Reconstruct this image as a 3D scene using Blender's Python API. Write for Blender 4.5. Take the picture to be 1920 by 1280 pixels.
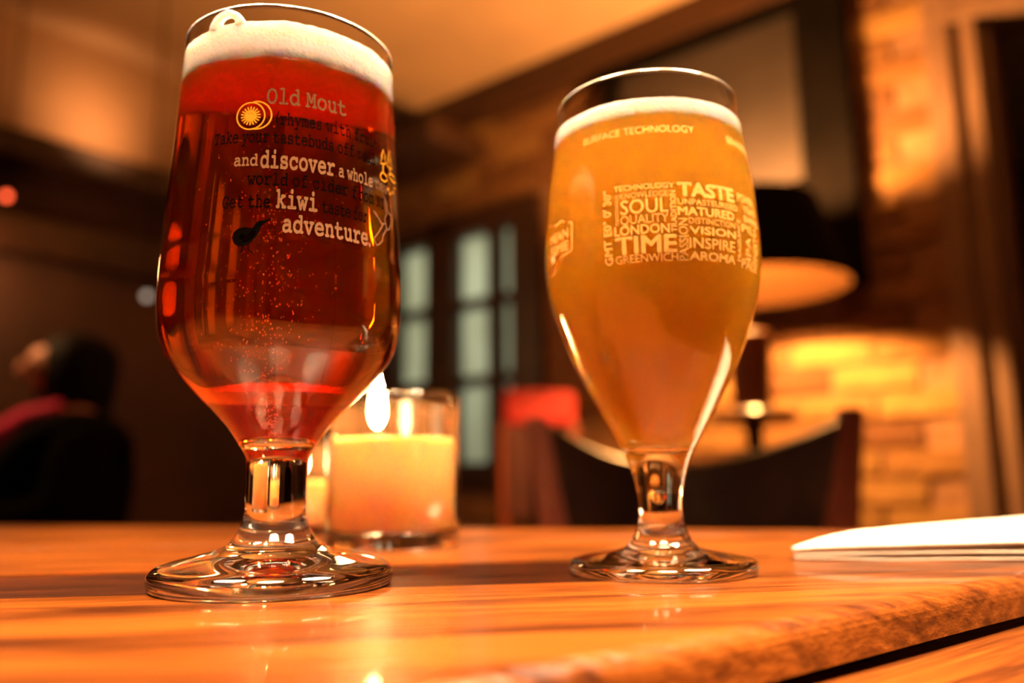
import bpy, bmesh, math, random
from mathutils import Vector, Matrix, noise
random.seed(7)
S = bpy.context.scene
COL = S.collection
for o in list(bpy.data.objects): bpy.data.objects.remove(o)
PI = math.pi
T = 0.75                                   # height of the table top
# ------------------------------------------------------------------ camera
pitch, roll = math.radians(9.379), math.radians(0.559)
cam_d = bpy.data.cameras.new('camera'); cam = bpy.data.objects.new('camera', cam_d); COL.objects.link(cam); S.camera = cam
R0 = Vector((1, 0, 0)); U_ = Vector((0, -math.sin(pitch), math.cos(pitch))); F_ = Vector((0, math.cos(pitch), math.sin(pitch)))
cx_ = R0*math.cos(roll) - U_*math.sin(roll); cy_ = R0*math.sin(roll) + U_*math.cos(roll)
cam.matrix_world = Matrix(((cx_.x, cy_.x, -F_.x, 0), (cx_.y, cy_.y, -F_.y, 0), (cx_.z, cy_.z, -F_.z, T+0.0347), (0, 0, 0, 1)))
cam_d.sensor_width = 36; cam_d.lens = 1540.12*36/1920
cam_d.clip_start = 0.01; cam_d.clip_end = 50
cam_d.dof.use_dof = True; cam_d.dof.focus_distance = 0.247; cam_d.dof.aperture_fstop = 4.6; cam_d.dof.aperture_blades = 0
# ------------------------------------------------------------------ world, exposure, lamps
W = bpy.data.worlds.new('world'); S.world = W; W.use_nodes = True
W.node_tree.nodes['Background'].inputs[0].default_value = (1, .45, .18, 1); W.node_tree.nodes['Background'].inputs[1].default_value = 0.012
S.view_settings.view_transform = 'Standard'; S.view_settings.look = 'None'; S.view_settings.gamma = 1; S.view_settings.use_curve_mapping = False
S.view_settings.exposure = 0.0
cy = S.cycles
cy.max_bounces = 40; cy.transmission_bounces = 18; cy.glossy_bounces = 8; cy.diffuse_bounces = 5; cy.volume_bounces = 32; cy.transparent_max_bounces = 32
cy.sample_clamp_indirect = 40; cy.sample_clamp_direct = 0; cy.caustics_refractive = True; cy.caustics_reflective = True; cy.blur_glossy = 0.02
cy.use_denoising = True

UA = math.radians(50)
u = Vector((math.cos(UA), math.sin(UA), 0)); v = Vector((-u.y, u.x, 0))    # room axes
def RM(a, b, z): return u*a + v*b + Vector((0, 0, z))
MROOM = Matrix.Rotation(UA, 4, 'Z')

def area(name, loc, target, size, power, color, shape='DISK', size_y=None, spread=180):
    d = bpy.data.lights.new(name, 'AREA'); d.shape = shape; d.size = size; d.energy = power; d.color = color; d.spread = math.radians(spread)
    if size_y: d.size_y = size_y
    o = bpy.data.objects.new(name, d); COL.objects.link(o); o.location = loc
    o.rotation_euler = (Vector(target)-Vector(loc)).to_track_quat('-Z', 'Y').to_euler(); return o
WARM = (1, .60, .27)
area('ceiling_lamp_key', (.62, .22, 2.05), (.03, .3, T), .5, 14.5, (1, .68, .40), spread=52)
area('ceiling_lamp_side', (-.60, .05, 2.05), (-.02, .3, T), .45, 8.5, (1, .60, .30), spread=52)
area('front_fill_light', (.05, -.32, 2.12), (0, .3, T+.05), .45, 6, (1, .62, .32), spread=46)  # unseen soft fill, added to brighten the beer from the front
area('wall_uplight_left', RM(1.12, 2.56, 1.90), RM(1.12, 2.87, 2.05), .2, 1.0, (1, .5, .2), spread=95)
area('wall_lamp_far_left', (-1.64, 2.22, 1.48), (-1.15, 2.6, 1.0), .15, 5, (1, .45, .16))
area('street_light', RM(2.95, 2.25, 1.5), RM(2.3, 2.25, 1.3), .9, 6.5, (.97, .95, .75), 'RECTANGLE', 1.2)

# ------------------------------------------------------------------ material helpers
def nt(name):
    m = bpy.data.materials.new(name); m.use_nodes = True; return m, m.node_tree, m.node_tree.nodes['Principled BSDF']
def inp(b, **k):
    al = dict(color='Base Color', rough='Roughness', metal='Metallic', trans='Transmission Weight', ior='IOR', coat='Coat Weight', coatr='Coat Roughness',
              sss='Subsurface Weight', sssr='Subsurface Radius', ssss='Subsurface Scale', emit='Emission Strength', emitc='Emission Color', spec='Specular IOR Level', sheen='Sheen Weight', alpha='Alpha')
    for q, val in k.items():
        s = b.inputs[al[q]]; s.default_value = (*val, 1) if (isinstance(val, tuple) and len(val) == 3 and s.type == 'RGBA') else val
def plain(name, color, rough=.6, var=.25, scale=12, bump=0, bscale=60, **k):
    """colour with procedural mottling and fine relief"""
    m, t, b = nt(name); inp(b, rough=rough, **k)
    tc = t.nodes.new('ShaderNodeTexCoord'); n = t.nodes.new('ShaderNodeTexNoise'); n.inputs['Scale'].default_value = scale; n.inputs['Detail'].default_value = 4
    t.links.new(tc.outputs['Object'], n.inputs['Vector'])
    r = t.nodes.new('ShaderNodeValToRGB'); r.color_ramp.elements[0].position = .3; r.color_ramp.elements[1].position = .7
    r.color_ramp.elements[0].color = (*[c*(1-var) for c in color], 1); r.color_ramp.elements[1].color = (*[min(1, c*(1+var)) for c in color], 1)
    t.links.new(n.outputs['Fac'], r.inputs['Fac']); t.links.new(r.outputs['Color'], b.inputs['Base Color'])
    if bump:
        n2 = t.nodes.new('ShaderNodeTexNoise'); n2.inputs['Scale'].default_value = bscale; t.links.new(tc.outputs['Object'], n2.inputs['Vector'])
        bp = t.nodes.new('ShaderNodeBump'); bp.inputs['Strength'].default_value = bump; bp.inputs['Distance'].default_value = .002
        t.links.new(n2.outputs['Fac'], bp.inputs['Height']); t.links.new(bp.outputs['Normal'], b.inputs['Normal'])
    return m
def wood(name, dark, light, rough=.3, coat=.4, grain=(3, 55, 55), bump=.25, dist=.0006, lo=.38, hi=.62):
    m, t, b = nt(name); inp(b, rough=rough, coat=coat, coatr=.045)
    tc = t.nodes.new('ShaderNodeTexCoord'); oi = t.nodes.new('ShaderNodeObjectInfo')
    add = t.nodes.new('ShaderNodeVectorMath'); add.operation = 'ADD'
    mul = t.nodes.new('ShaderNodeVectorMath'); mul.operation = 'SCALE'; mul.inputs['Scale'].default_value = 9
    t.links.new(oi.outputs['Random'], mul.inputs[0]); t.links.new(tc.outputs['Object'], add.inputs[0]); t.links.new(mul.outputs['Vector'], add.inputs[1])
    mp = t.nodes.new('ShaderNodeMapping'); mp.inputs['Scale'].default_value = grain; t.links.new(add.outputs['Vector'], mp.inputs['Vector'])
    n = t.nodes.new('ShaderNodeTexNoise'); n.inputs['Scale'].default_value = 1; n.inputs['Detail'].default_value = 7; n.inputs['Roughness'].default_value = .62; n.inputs['Distortion'].default_value = .5
    t.links.new(mp.outputs['Vector'], n.inputs['Vector'])
    mp2 = t.nodes.new('ShaderNodeMapping'); mp2.inputs['Scale'].default_value = (grain[0]*2, grain[1]*7, grain[2]*7); t.links.new(add.outputs['Vector'], mp2.inputs['Vector'])
    n2 = t.nodes.new('ShaderNodeTexNoise'); n2.inputs['Scale'].default_value = 1; n2.inputs['Detail'].default_value = 5; t.links.new(mp2.outputs['Vector'], n2.inputs['Vector'])
    r = t.nodes.new('ShaderNodeValToRGB'); e = r.color_ramp.elements; e[0].position = lo; e[1].position = hi; e[0].color = (*dark, 1); e[1].color = (*light, 1)
    mx = t.nodes.new('ShaderNodeMath'); mx.operation = 'MULTIPLY_ADD'; mx.inputs[1].default_value = .35; t.links.new(n2.outputs['Fac'], mx.inputs[0])
    m2 = t.nodes.new('ShaderNodeMath'); m2.operation = 'MULTIPLY'; m2.inputs[1].default_value = .66; t.links.new(n.outputs['Fac'], m2.inputs[0]); t.links.new(m2.outputs[0], mx.inputs[2])
    t.links.new(mx.outputs[0], r.inputs['Fac']); t.links.new(r.outputs['Color'], b.inputs['Base Color'])
    bp = t.nodes.new('ShaderNodeBump'); bp.inputs['Strength'].default_value = bump; bp.inputs['Distance'].default_value = dist
    t.links.new(mx.outputs[0], bp.inputs['Height']); t.links.new(bp.outputs['Normal'], b.inputs['Normal'])
    return m
def glass_mat(name, color=(1, 1, 1), rough=0, ior=1.5):
    m, t, b = nt(name); inp(b, color=color, rough=rough, trans=1.0, ior=ior); return m
def emitter(name, color, strength):
    m, t, b = nt(name); inp(b, color=(0, 0, 0), emit=strength, emitc=color, rough=.5); return m

# ------------------------------------------------------------------ object helpers
def tag(o, label=None, cat=None, group=None, kind=None):
    if label: o['label'] = label
    if cat: o['category'] = cat
    if group: o['group'] = group
    if kind: o['kind'] = kind
    return o
def empty(name, loc, label, cat, rz=0, group=None):
    o = bpy.data.objects.new(name, None); COL.objects.link(o); o.location = loc; o.rotation_euler = (0, 0, rz); o.empty_display_size = .05
    return tag(o, label, cat, group)
def link(name, me, m, parent=None, loc=(0, 0, 0), rz=0, smooth=False):
    o = bpy.data.objects.new(name, me); COL.objects.link(o); o.location = loc; o.rotation_euler = (0, 0, rz)
    if m and not me.materials: me.materials.append(m)
    if parent: o.parent = parent
    if smooth:
        for p in me.polygons: p.use_smooth = True
    return o
def bm_obj(name, bm, m, parent=None, loc=(0, 0, 0), rz=0, smooth=False):
    me = bpy.data.meshes.new(name); bmesh.ops.recalc_face_normals(bm, faces=bm.faces[:]); bm.to_mesh(me); bm.free()
    return link(name, me, m, parent, loc, rz, smooth)
def add_box(bm, c, s, rz=0, bev=0):
    r = bmesh.ops.create_cube(bm, size=1, matrix=Matrix.Translation(c) @ Matrix.Rotation(rz, 4, 'Z') @ Matrix.Diagonal((*s, 1)))
    if bev:
        es = {e for vv in r['verts'] for e in vv.link_edges}
        bmesh.ops.bevel(bm, geom=list(es), offset=bev, segments=2, affect='EDGES', profile=.6)
def box(name, c, s, m, parent=None, rz=0, bev=.003, loc=(0, 0, 0), orz=0):
    bm = bmesh.new(); add_box(bm, Vector(c), s, rz, bev); return bm_obj(name, bm, m, parent, loc, orz)
def rbox(name, a0, a1, b0, b1, z0, z1, m, parent=None, bev=.004):
    """box given in room axes"""
    bm = bmesh.new(); add_box(bm, Vector(((a0+a1)/2, (b0+b1)/2, (z0+z1)/2)), (a1-a0, b1-b0, z1-z0), 0, bev)
    return bm_obj(name, bm, m, parent, (0, 0, 0), 0 if parent else UA)
def lathe_bm(prof, n=96, close=False, bm=None, c=(0, 0, 0)):
    """prof: list of (r, z); closed profile loop when close"""
    bm = bm or bmesh.new(); rings = []
    for r, z in prof:
        if r < 1e-7: rings.append([bm.verts.new((c[0], c[1], c[2]+z))])
        else: rings.append([bm.verts.new((c[0]+r*math.sin(2*PI*k/n), c[1]-r*math.cos(2*PI*k/n), c[2]+z)) for k in range(n)])
    prs = list(zip(rings, rings[1:])) + ([(rings[-1], rings[0])] if close else [])
    for A, B in prs:
        for k in range(n):
            k2 = (k+1) % n
            if len(A) == 1 and len(B) == 1: continue
            if len(A) == 1: bm.faces.new((A[0], B[k], B[k2]))
            elif len(B) == 1: bm.faces.new((A[k], B[0], A[k2]))
            else: bm.faces.new((A[k], B[k], B[k2], A[k2]))
    return bm
def tube_bm(pts, rad, n=8, bm=None):
    bm = bm or bmesh.new(); pts = [Vector(p) for p in pts]; rings = []
    for i, p in enumerate(pts):
        d = (pts[min(i+1, len(pts)-1)]-pts[max(i-1, 0)]).normalized()
        a = d.orthogonal().normalized() if i == 0 else (a - d*a.dot(d)).normalized()
        b = d.cross(a); r = rad[i] if isinstance(rad, (list, tuple)) else rad
        rings.append([bm.verts.new(p + (a*math.cos(2*PI*k/n)+b*math.sin(2*PI*k/n))*r) for k in range(n)])
    for A, B in zip(rings, rings[1:]):
        for k in range(n): bm.faces.new((A[k], A[(k+1) % n], B[(k+1) % n], B[k]))
    bm.faces.new(rings[0][::-1]); bm.faces.new(rings[-1]); return bm
def spline(pts, sub=6):
    """Catmull-Rom through 2-d points"""
    out = []; P = [pts[0]] + list(pts) + [pts[-1]]
    for i in range(1, len(P)-2):
        p0, p1, p2, p3 = P[i-1:i+3]
        for k in range(sub):
            t = k/sub
            out.append(tuple(.5*((2*b)+(-a+c)*t+(2*a-5*b+4*c-d)*t*t+(-a+3*b-3*c+d)*t**3) for a, b, c, d in zip(p0, p1, p2, p3)))
    out.append(tuple(pts[-1])); return out

# ------------------------------------------------------------------ materials
M = {}
M['plaster'] = plain('ceiling_paint', (.50, .33, .20), .75, .1, 3)
M['darkwall'] = plain('dark_painted_wall', (.055, .021, .009), .7, .45, 2.2)
M['frieze'] = plain('brown_frieze_paint', (.30, .16, .075), .75, .15, 3)
M['mortar'] = plain('mortar', (.28, .15, .08), .9, .3, 30, .4)
M['darkwood'] = wood('dark_stained_wood', (.020, .008, .004), (.06, .022, .009), .45, .1, (25, 3, 25))
M['beamwood'] = wood('brown_beam_wood', (.028, .010, .004), (.060, .022, .008), .55, 0, (25, 3, 25))
M['casing'] = wood('painted_door_casing', (.17, .10, .068), (.25, .15, .10), .5, .1, (20, 20, 2))
M['floor'] = wood('floor_boards', (.05, .02, .008), (.11, .045, .018), .4, .2, (2, 20, 20))
def brick_mat():
    m, t, b = nt('fired_brick'); inp(b, rough=.85)
    oi = t.nodes.new('ShaderNodeObjectInfo'); r = t.nodes.new('ShaderNodeValToRGB'); e = r.color_ramp.elements
    e[0].color = (.20, .078, .024, 1); e[1].color = (.52, .29, .085, 1); e.new(.5).color = (.34, .155, .045, 1)
    t.links.new(oi.outputs['Random'], r.inputs['Fac'])
    tc = t.nodes.new('ShaderNodeTexCoord'); n = t.nodes.new('ShaderNodeTexNoise'); n.inputs['Scale'].default_value = 25; t.links.new(tc.outputs['Object'], n.inputs['Vector'])
    mx = t.nodes.new('ShaderNodeMix'); mx.data_type = 'RGBA'; mx.blend_type = 'MULTIPLY'; mx.inputs['Factor'].default_value = .6
    t.links.new(r.outputs['Color'], mx.inputs[6]); t.links.new(n.outputs['Fac'], mx.inputs[7]); t.links.new(mx.outputs[2], b.inputs['Base Color'])
    bp = t.nodes.new('ShaderNodeBump'); bp.inputs['Strength'].default_value = .6; bp.inputs['Distance'].default_value = .004
    t.links.new(n.outputs['Fac'], bp.inputs['Height']); t.links.new(bp.outputs['Normal'], b.inputs['Normal']); return m
M['brick'] = brick_mat()
M['table'] = wood('varnished_orange_wood', (.034, .0078, .0015), (.175, .048, .0062), .33, .16, (8, 46, 46), 1.0, .0022, .39, .59); M['table'].node_tree.nodes['Principled BSDF'].inputs['Specular IOR Level'].default_value = .2
M['table_dark'] = wood('shade_darkened_board', (.008, .002, .001), (.055, .013, .003), .55, .05, (7, 48, 48), 1.0, .0022, .42, .6); M['table_dark'].node_tree.nodes['Principled BSDF'].inputs['Specular IOR Level'].default_value = .12  # shade of the recess between planks is put into this board's colour
M['glass'] = glass_mat('clear_glass', (1, .985, .965))
M['flame'] = emitter('candle_flame', (1, .60, .24), 420)

# ================================================================== THE ROOM
U0, V0 = 2.30, 2.87
CEIL = 2.29
tag(rbox('floor', -3.2, 5, -2.6, V0+.1, -.05, 0, M['floor'], bev=0), kind='structure')
tag(rbox('ceiling', -3.2, 5, -2.6, V0+.1, CEIL, CEIL+.05, M['plaster'], bev=0), kind='structure')
tag(rbox('wall_back', -3.2, 5, V0, V0+.1, 0, CEIL, M['darkwall'], bev=0), kind='structure')
tag(rbox('wall_front', -3.2, 5, -2.6, -2.5, 0, CEIL, M['darkwall'], bev=0), kind='structure')
tag(rbox('wall_left', -3.2, -3.1, -2.5, V0, 0, CEIL, M['darkwall'], bev=0), kind='structure')
tag(rbox('wall_beyond', 4.6, 4.7, -2.5, V0, 0, CEIL, M['darkwall'], bev=0), kind='structure')
# right wall of mortar with a window hole and a door opening, bricks as its children
WB0, WB1, WZ0, WZ1 = 1.86, 2.60, .80, 1.76
DOOR = .44
wr = bpy.data.objects.new('wall_right', None); COL.objects.link(wr); wr.rotation_euler = (0, 0, UA); tag(wr, kind='structure')
for a in ((DOOR, WB0, 0, CEIL), (WB1, V0, 0, CEIL), (WB0, WB1, 0, WZ0), (WB0, WB1, WZ1, CEIL), (-2.5, -.55, 0, CEIL), (-.55, DOOR, 1.98, CEIL)):
    rbox('mortar_bed', U0+.010, U0+.14, a[0], a[1], a[2], a[3], M['mortar'], wr, 0)
bricks = []
for k in range(5):
    bm = bmesh.new(); bmesh.ops.create_cube(bm, size=1, matrix=Matrix.Diagonal((.03, .213, .064, 1)))
    for q in bm.verts: q.co += Vector((random.uniform(-.003, .003), random.uniform(-.003, .003), random.uniform(-.002, .002)))
    bmesh.ops.bevel(bm, geom=[e for e in bm.edges], offset=.003, segments=1, affect='EDGES')
    me = bpy.data.meshes.new('brick'); bm.to_mesh(me); bm.free(); me.materials.append(M['brick']); bricks.append(me)
nb = 0
for row in range(21):
    z = .66 + row*.076
    if z > 2.19: break
    b = DOOR + .112 + (.112 if row % 2 else 0)
    while b < V0-.10:
        if not (b+.11 > WB0-.09 and b-.11 < WB1+.09 and z+.03 > WZ0-.08 and z-.03 < WZ1+.08):
            o = bpy.data.objects.new('brick', random.choice(bricks)); COL.objects.link(o); o.parent = wr
            o.location = (U0+.013+random.uniform(-.004, .003), b, z); nb += 1
        b += .2235
# ceiling cornice and beams
tag(rbox('trim_1', U0-.09, U0+.02, DOOR-2.9, V0, 2.175, CEIL, M['beamwood'], bev=.01), kind='structure')
tag(rbox('trim_2', U0-.30, U0, 2.06, V0-.02, 2.02, 2.12, M['beamwood'], bev=.02), kind='structure')
tag(rbox('trim_3', -3.1, U0-.31, V0-.16, V0, 1.78, 1.87, M['beamwood'], bev=.012), kind='structure')
tag(rbox('trim_4', -3.1, U0-.31, V0-.08, V0, 1.50, 1.62, M['darkwood'], bev=.008), kind='structure')

tag(rbox('trim_5', -3.1, U0-.31, V0-.04, V0, 1.87, CEIL, M['frieze'], bev=.004), kind='structure')
# window with glazing bars and frosted panes
win = bpy.data.objects.new('window_1', None); COL.objects.link(win); win.rotation_euler = (0, 0, UA); tag(win, kind='structure')
def pane_mat():
    m = bpy.data.materials.new('frosted_pane'); m.use_nodes = True; t = m.node_tree; t.nodes.clear()
    o = t.nodes.new('ShaderNodeOutputMaterial'); tr = t.nodes.new('ShaderNodeBsdfTranslucent'); g = t.nodes.new('ShaderNodeBsdfGlossy'); mx = t.nodes.new('ShaderNodeMixShader')
    tr.inputs['Color'].default_value = (.85, .90, .80, 1); g.inputs['Roughness'].default_value = .2; g.inputs['Color'].default_value = (.8, .8, .8, 1); mx.inputs[0].default_value = .06
    n = t.nodes.new('ShaderNodeTexNoise'); n.inputs['Scale'].default_value = 5; tc = t.nodes.new('ShaderNodeTexCoord'); t.links.new(tc.outputs['Object'], n.inputs['Vector'])
    r = t.nodes.new('ShaderNodeValToRGB'); r.color_ramp.elements[0].color = (.6, .6, .48, 1); r.color_ramp.elements[1].color = (.95, 1, .9, 1); t.links.new(n.outputs['Fac'], r.inputs['Fac']); t.links.new(r.outputs['Color'], tr.inputs['Color'])
    t.links.new(tr.outputs[0], mx.inputs[1]); t.links.new(g.outputs[0], mx.inputs[2]); t.links.new(mx.outputs[0], o.inputs[0]); return m
M['pane'] = pane_mat()
fa, fb = U0-.02, U0+.07
for nm, b0, b1, z0, z1 in (('window_frame', WB0-.08, WB0+.06, WZ0-.06, WZ1+.06), ('window_frame', 2.55, 2.70, WZ0-.06, WZ1+.06), ('window_frame', 2.215, 2.372, WZ0-.06, WZ1+.06),
                           ('window_head', WB0+.06, 2.55, WZ1-.03, WZ1+.06), ('window_sill', WB0+.06, 2.55, WZ0-.06, WZ0+.04),
                           ('glazing_bar', 1.992, 2.036, WZ0+.04, WZ1-.03)):
    rbox(nm, fa, fb, b0, b1, z0, z1, M['darkwood'], win)
for z in (1.152, 1.455):
    rbox('glazing_bar', fa+.015, fb-.01, WB0+.06, 2.215, z-.018, z+.018, M['darkwood'], win)
    rbox('glazing_bar', fa+.015, fb-.01, 2.372, 2.55, z-.018, z+.018, M['darkwood'], win)
zs = [WZ0+.04, 1.152, 1.455, WZ1-.03]
for b0, b1 in ((1.92, 1.995), (2.03, 2.216), (2.371, 2.551)):
    for z0, z1 in zip(zs, zs[1:]):
        rbox('pane', U0+.035, U0+.041, b0, b1, z0, z1, M['pane'], win, 0)

# door casing (stepped moulding) and head
door = bpy.data.objects.new('door_1', None); COL.objects.link(door); door.rotation_euler = (0, 0, UA); tag(door, kind='structure')
for nm, b0, b1, a0 in (('casing_outer', .395, .455, U0-.075), ('casing_bead', .365, .397, U0-.055), ('casing_inner', .335, .367, U0-.065), ('door_stop', .310, .337, U0-.02)):
    rbox(nm, a0, U0+.13, b0, b1, 0, 1.93, M['casing'], door, .006)
rbox('casing_head', U0-.075, U0+.13, -.62, .455, 1.93, 2.05, M['casing'], door, .006)
rbox('casing_far', U0-.06, U0+.13, -.62, -.52, 0, 1.93, M['casing'], door, .006)

# ================================================================== TABLE
table = empty('wooden_table', (0, 0, 0), 'rough varnished orange plank table under both beer glasses', 'table')
PA = math.radians(8.5); d8 = Vector((math.cos(PA), math.sin(PA))); n8 = Vector((-d8.y, d8.x))
POLY = [Vector((-.47, -.208)), Vector((.4147, .474)), Vector((-.75, .775)), Vector((-.75, -.208))]
def clip(poly, n, off, keep_more):
    out = []
    for i, p in enumerate(poly):
        q = poly[(i+1) % len(poly)]; a, b = p.dot(n)-off, q.dot(n)-off
        if not keep_more: a, b = -a, -b
        if a >= 0: out.append(p)
        if a*b < 0: out.append(p + (q-p)*(a/(a-b)))
    return out
def prism(pts, z0, z1, bev=0, seg=3, near=None):
    bm = bmesh.new(); bot = [bm.verts.new((p.x, p.y, z0)) for p in pts]; top = [bm.verts.new((p.x, p.y, z1)) for p in pts]; k = len(pts)
    tf = bm.faces.new(top); bm.faces.new(bot[::-1])
    for i in range(k): bm.faces.new((bot[i], bot[(i+1) % k], top[(i+1) % k], top[i]))
    if near:                                  # worn, well rounded arris along the near edge
        ne = [e for e in tf.edges if all(abs((near[0] @ w.co.xy - near[1]).dot(near[2])) < 1e-4 for w in e.verts)]; oe = [e for e in tf.edges if e not in ne]
        if ne: bmesh.ops.bevel(bm, geom=ne, offset=.006, segments=6, affect='EDGES', profile=.5)
        oe = [e for e in oe if e.is_valid]
        if oe: bmesh.ops.bevel(bm, geom=oe, offset=bev, segments=1, affect='EDGES', profile=.5)
    elif bev: bmesh.ops.bevel(bm, geom=list(tf.edges), offset=bev, segments=seg, affect='EDGES', profile=.5)
    return bm
rot = Matrix.Rotation(-PA, 2); NRM = Vector((.682, -.8847)).normalized()
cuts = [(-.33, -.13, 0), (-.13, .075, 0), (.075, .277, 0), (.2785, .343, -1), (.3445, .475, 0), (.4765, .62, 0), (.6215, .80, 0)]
strips = []
for a, b, dk in cuts:
    pl = clip(clip(POLY, n8, a, True), n8, b, False)
    if dk:                                    # the board darkened as a shaded gap ends in a butt joint
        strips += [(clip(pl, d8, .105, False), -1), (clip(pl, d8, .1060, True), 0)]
    else: strips.append((pl, 0))
for pl, dk in strips:
    if len(pl) < 3: continue
    pl = [rot @ p for p in pl]
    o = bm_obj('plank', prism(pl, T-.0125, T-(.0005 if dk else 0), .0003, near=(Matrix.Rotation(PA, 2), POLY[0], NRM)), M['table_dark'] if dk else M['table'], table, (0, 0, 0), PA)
    if dk: o['label'] = 'board darkened to show the shaded gap between orange ones'
# lower board that sticks out under the near edge
ed = Vector((.792, .6105)); en = Vector((.6105, -.792))
e0 = Vector((-.0006, .1539))
low = [e0 + ed*a + en*b for a, b in ((-.62, -.06), (.60, -.06), (.60, .075), (-.62, .075))]
ea = math.atan2(ed.y, ed.x); rl = Matrix.Rotation(-ea, 2)
bm_obj('lower_board', prism([rl @ p for p in low], T-.045, T-.0160, .003), M['table'], table, (0, 0, 0), ea)
for x, y in ((-.62, .62), (-.62, -.1), (.22, .43), (-.28, .0)):
    box('leg', (x, y, (T-.046)/2), (.06, .06, T-.046), M['table'], table, PA)
for (x0, y0, x1, y1) in ((-.62, .62, .22, .43), (-.62, -.1, -.28, 0)):
    L = math.hypot(x1-x0, y1-y0); box('apron', ((x0+x1)/2, (y0+y1)/2, T-.06), (L-.06, .025, .08), M['table'], table, math.atan2(y1-y0, x1-x0))

# ================================================================== BEER GLASSES
CL = Vector((-.07985, .28106, T)); CR = Vector((.05415, .30877, T))
OUT_L = [(36.7, 186.7), (36.6, 179), (37.3, 168), (38.3, 148), (39.3, 133), (40.2, 112.5), (40.8, 106), (41.0, 96), (40.75, 89), (39.9, 82.4), (37.3, 75.6), (34.0, 71), (29.5, 65.6), (23.2, 59.1), (17.2, 52.6), (13.4, 47.3), (10.7, 42.9), (9.95, 39.6), (9.85, 31.5), (10.05, 24.1), (11.2, 19.3), (12.8, 16.4), (15.2, 13.6), (19.5, 11.7), (26, 10.1), (33, 8.4), (36.8, 7.1), (38.6, 5.5), (39.15, 3.8), (38.9, 1.6), (38.0, .3), (36.5, .05)]
IN_L = [(35.1, 186.4), (35.0, 179), (35.7, 168), (36.7, 148), (37.7, 133), (38.5, 112.5), (39.1, 106), (39.2, 96), (38.9, 89), (37.9, 82.6), (35.2, 76.6), (31.8, 72), (27.2, 66.8), (20.9, 60.6), (15.2, 54.8), (11.5, 50.6), (9.6, 48.9), (6, 48.0), (0, 47.7)]
OUT_R = [(35, 178.2), (35.2, 171.7), (36.2, 165.8), (37.1, 157.4), (39.3, 143.3), (40.3, 129.4), (40.8, 122.5), (40.5, 110), (38.3, 98), (35.2, 88.3), (31.5, 78.2), (26.6, 68.4), (21.5, 58.6), (16.1, 49), (11.9, 41.3), (9.5, 33.7), (8.2, 27), (8.0, 20.6), (9.0, 15.9), (11.0, 11.6), (13.2, 9.3), (14.6, 8.6), (20, 7.2), (28, 5.8), (32.2, 4.9), (33.7, 3.5), (33.9, 2.2), (33.4, .6), (32, .05)]
IN_R = [(33.5, 178.0), (33.7, 171.7), (34.6, 165.8), (35.5, 157.4), (37.7, 143.3), (38.7, 129.4), (39.2, 122.5), (38.8, 110), (36.5, 98.4), (33.3, 89), (29.5, 79.2), (24.5, 69.6), (19.4, 60.2), (14.6, 52), (11.8, 48.2), (8.5, 46.3), (4, 45.5), (0, 45.3)]
mm = lambda L: [(a/1000, b/1000) for a, b in L]
def interp(prof, z):
    P = sorted((b, a) for a, b in prof)
    if z <= P[0][0]: return P[0][1]
    for (z0, r0), (z1, r1) in zip(P, P[1:]):
        if z0 <= z <= z1: return r0 + (r1-r0)*(z-z0)/max(1e-9, z1-z0)
    return P[-1][1]
def body_profile(O, I):
    o = spline(mm(O), 5); i = spline(mm(I), 5)
    rim = [((o[0][0]+i[0][0])/2, max(o[0][1], i[0][1])+.0006)]
    under = [(o[-1][0]-.003, .0006), (o[-1][0]*.6, .0022), (0, .0028)]          # hollowed underside of the foot
    return [(max(0, r), z) for r, z in (i[::-1] + rim + o + under)], o, i
def liquid_profile(i, ztop, grow=.00015):
    side = [(r+grow if r > 1e-6 else 0, z-grow) for r, z in i if z < ztop]
    rt = interp(i, ztop)+grow
    return side[::-1] + [(rt, ztop), (rt*.5, ztop), (0, ztop)]
def liquid_mat(name, absorb, scatter=None, ior=1.34, g=.5):
    m, t, b = nt(name); inp(b, color=(1, 1, 1), rough=0, trans=1.0, ior=ior)
    out = [n for n in t.nodes if n.type == 'OUTPUT_MATERIAL'][0]
    mxv = max(absorb); ab = t.nodes.new('ShaderNodeVolumeAbsorption'); ab.inputs['Density'].default_value = mxv
    ab.inputs['Color'].default_value = (*[1-a/mxv for a in absorb], 1); src = ab.outputs[0]
    if scatter:
        sc = t.nodes.new('ShaderNodeVolumeScatter'); sc.inputs['Density'].default_value = scatter; sc.inputs['Color'].default_value = (1, 1, 1, 1); sc.inputs['Anisotropy'].default_value = g
        ad = t.nodes.new('ShaderNodeAddShader'); t.links.new(ab.outputs[0], ad.inputs[0]); t.links.new(sc.outputs[0], ad.inputs[1]); src = ad.outputs[0]
    t.links.new(src, out.inputs['Volume']); return m
M['cider'] = liquid_mat('red_cider', (5, 42, 200), 1.3, g=.3)
M['beer'] = liquid_mat('hazy_golden_beer', (.03, 47, 800), 520, g=.55)
def foam_mat():
    m, t, b = nt('beer_foam'); inp(b, color=(.98, .94, .86), rough=.85, sss=.6, sssr=(.004, .003, .002), ssss=1.0, spec=.2)
    tc = t.nodes.new('ShaderNodeTexCoord'); vo = t.nodes.new('ShaderNodeTexVoronoi'); vo.inputs['Scale'].default_value = 750; t.links.new(tc.outputs['Object'], vo.inputs['Vector'])
    bp = t.nodes.new('ShaderNodeBump'); bp.inputs['Strength'].default_value = .7; bp.inputs['Distance'].default_value = .0008; bp.invert = True
    t.links.new(vo.outputs['Distance'], bp.inputs['Height']); t.links.new(bp.outputs['Normal'], b.inputs['Normal']); return m
M['foam'] = foam_mat()
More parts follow.
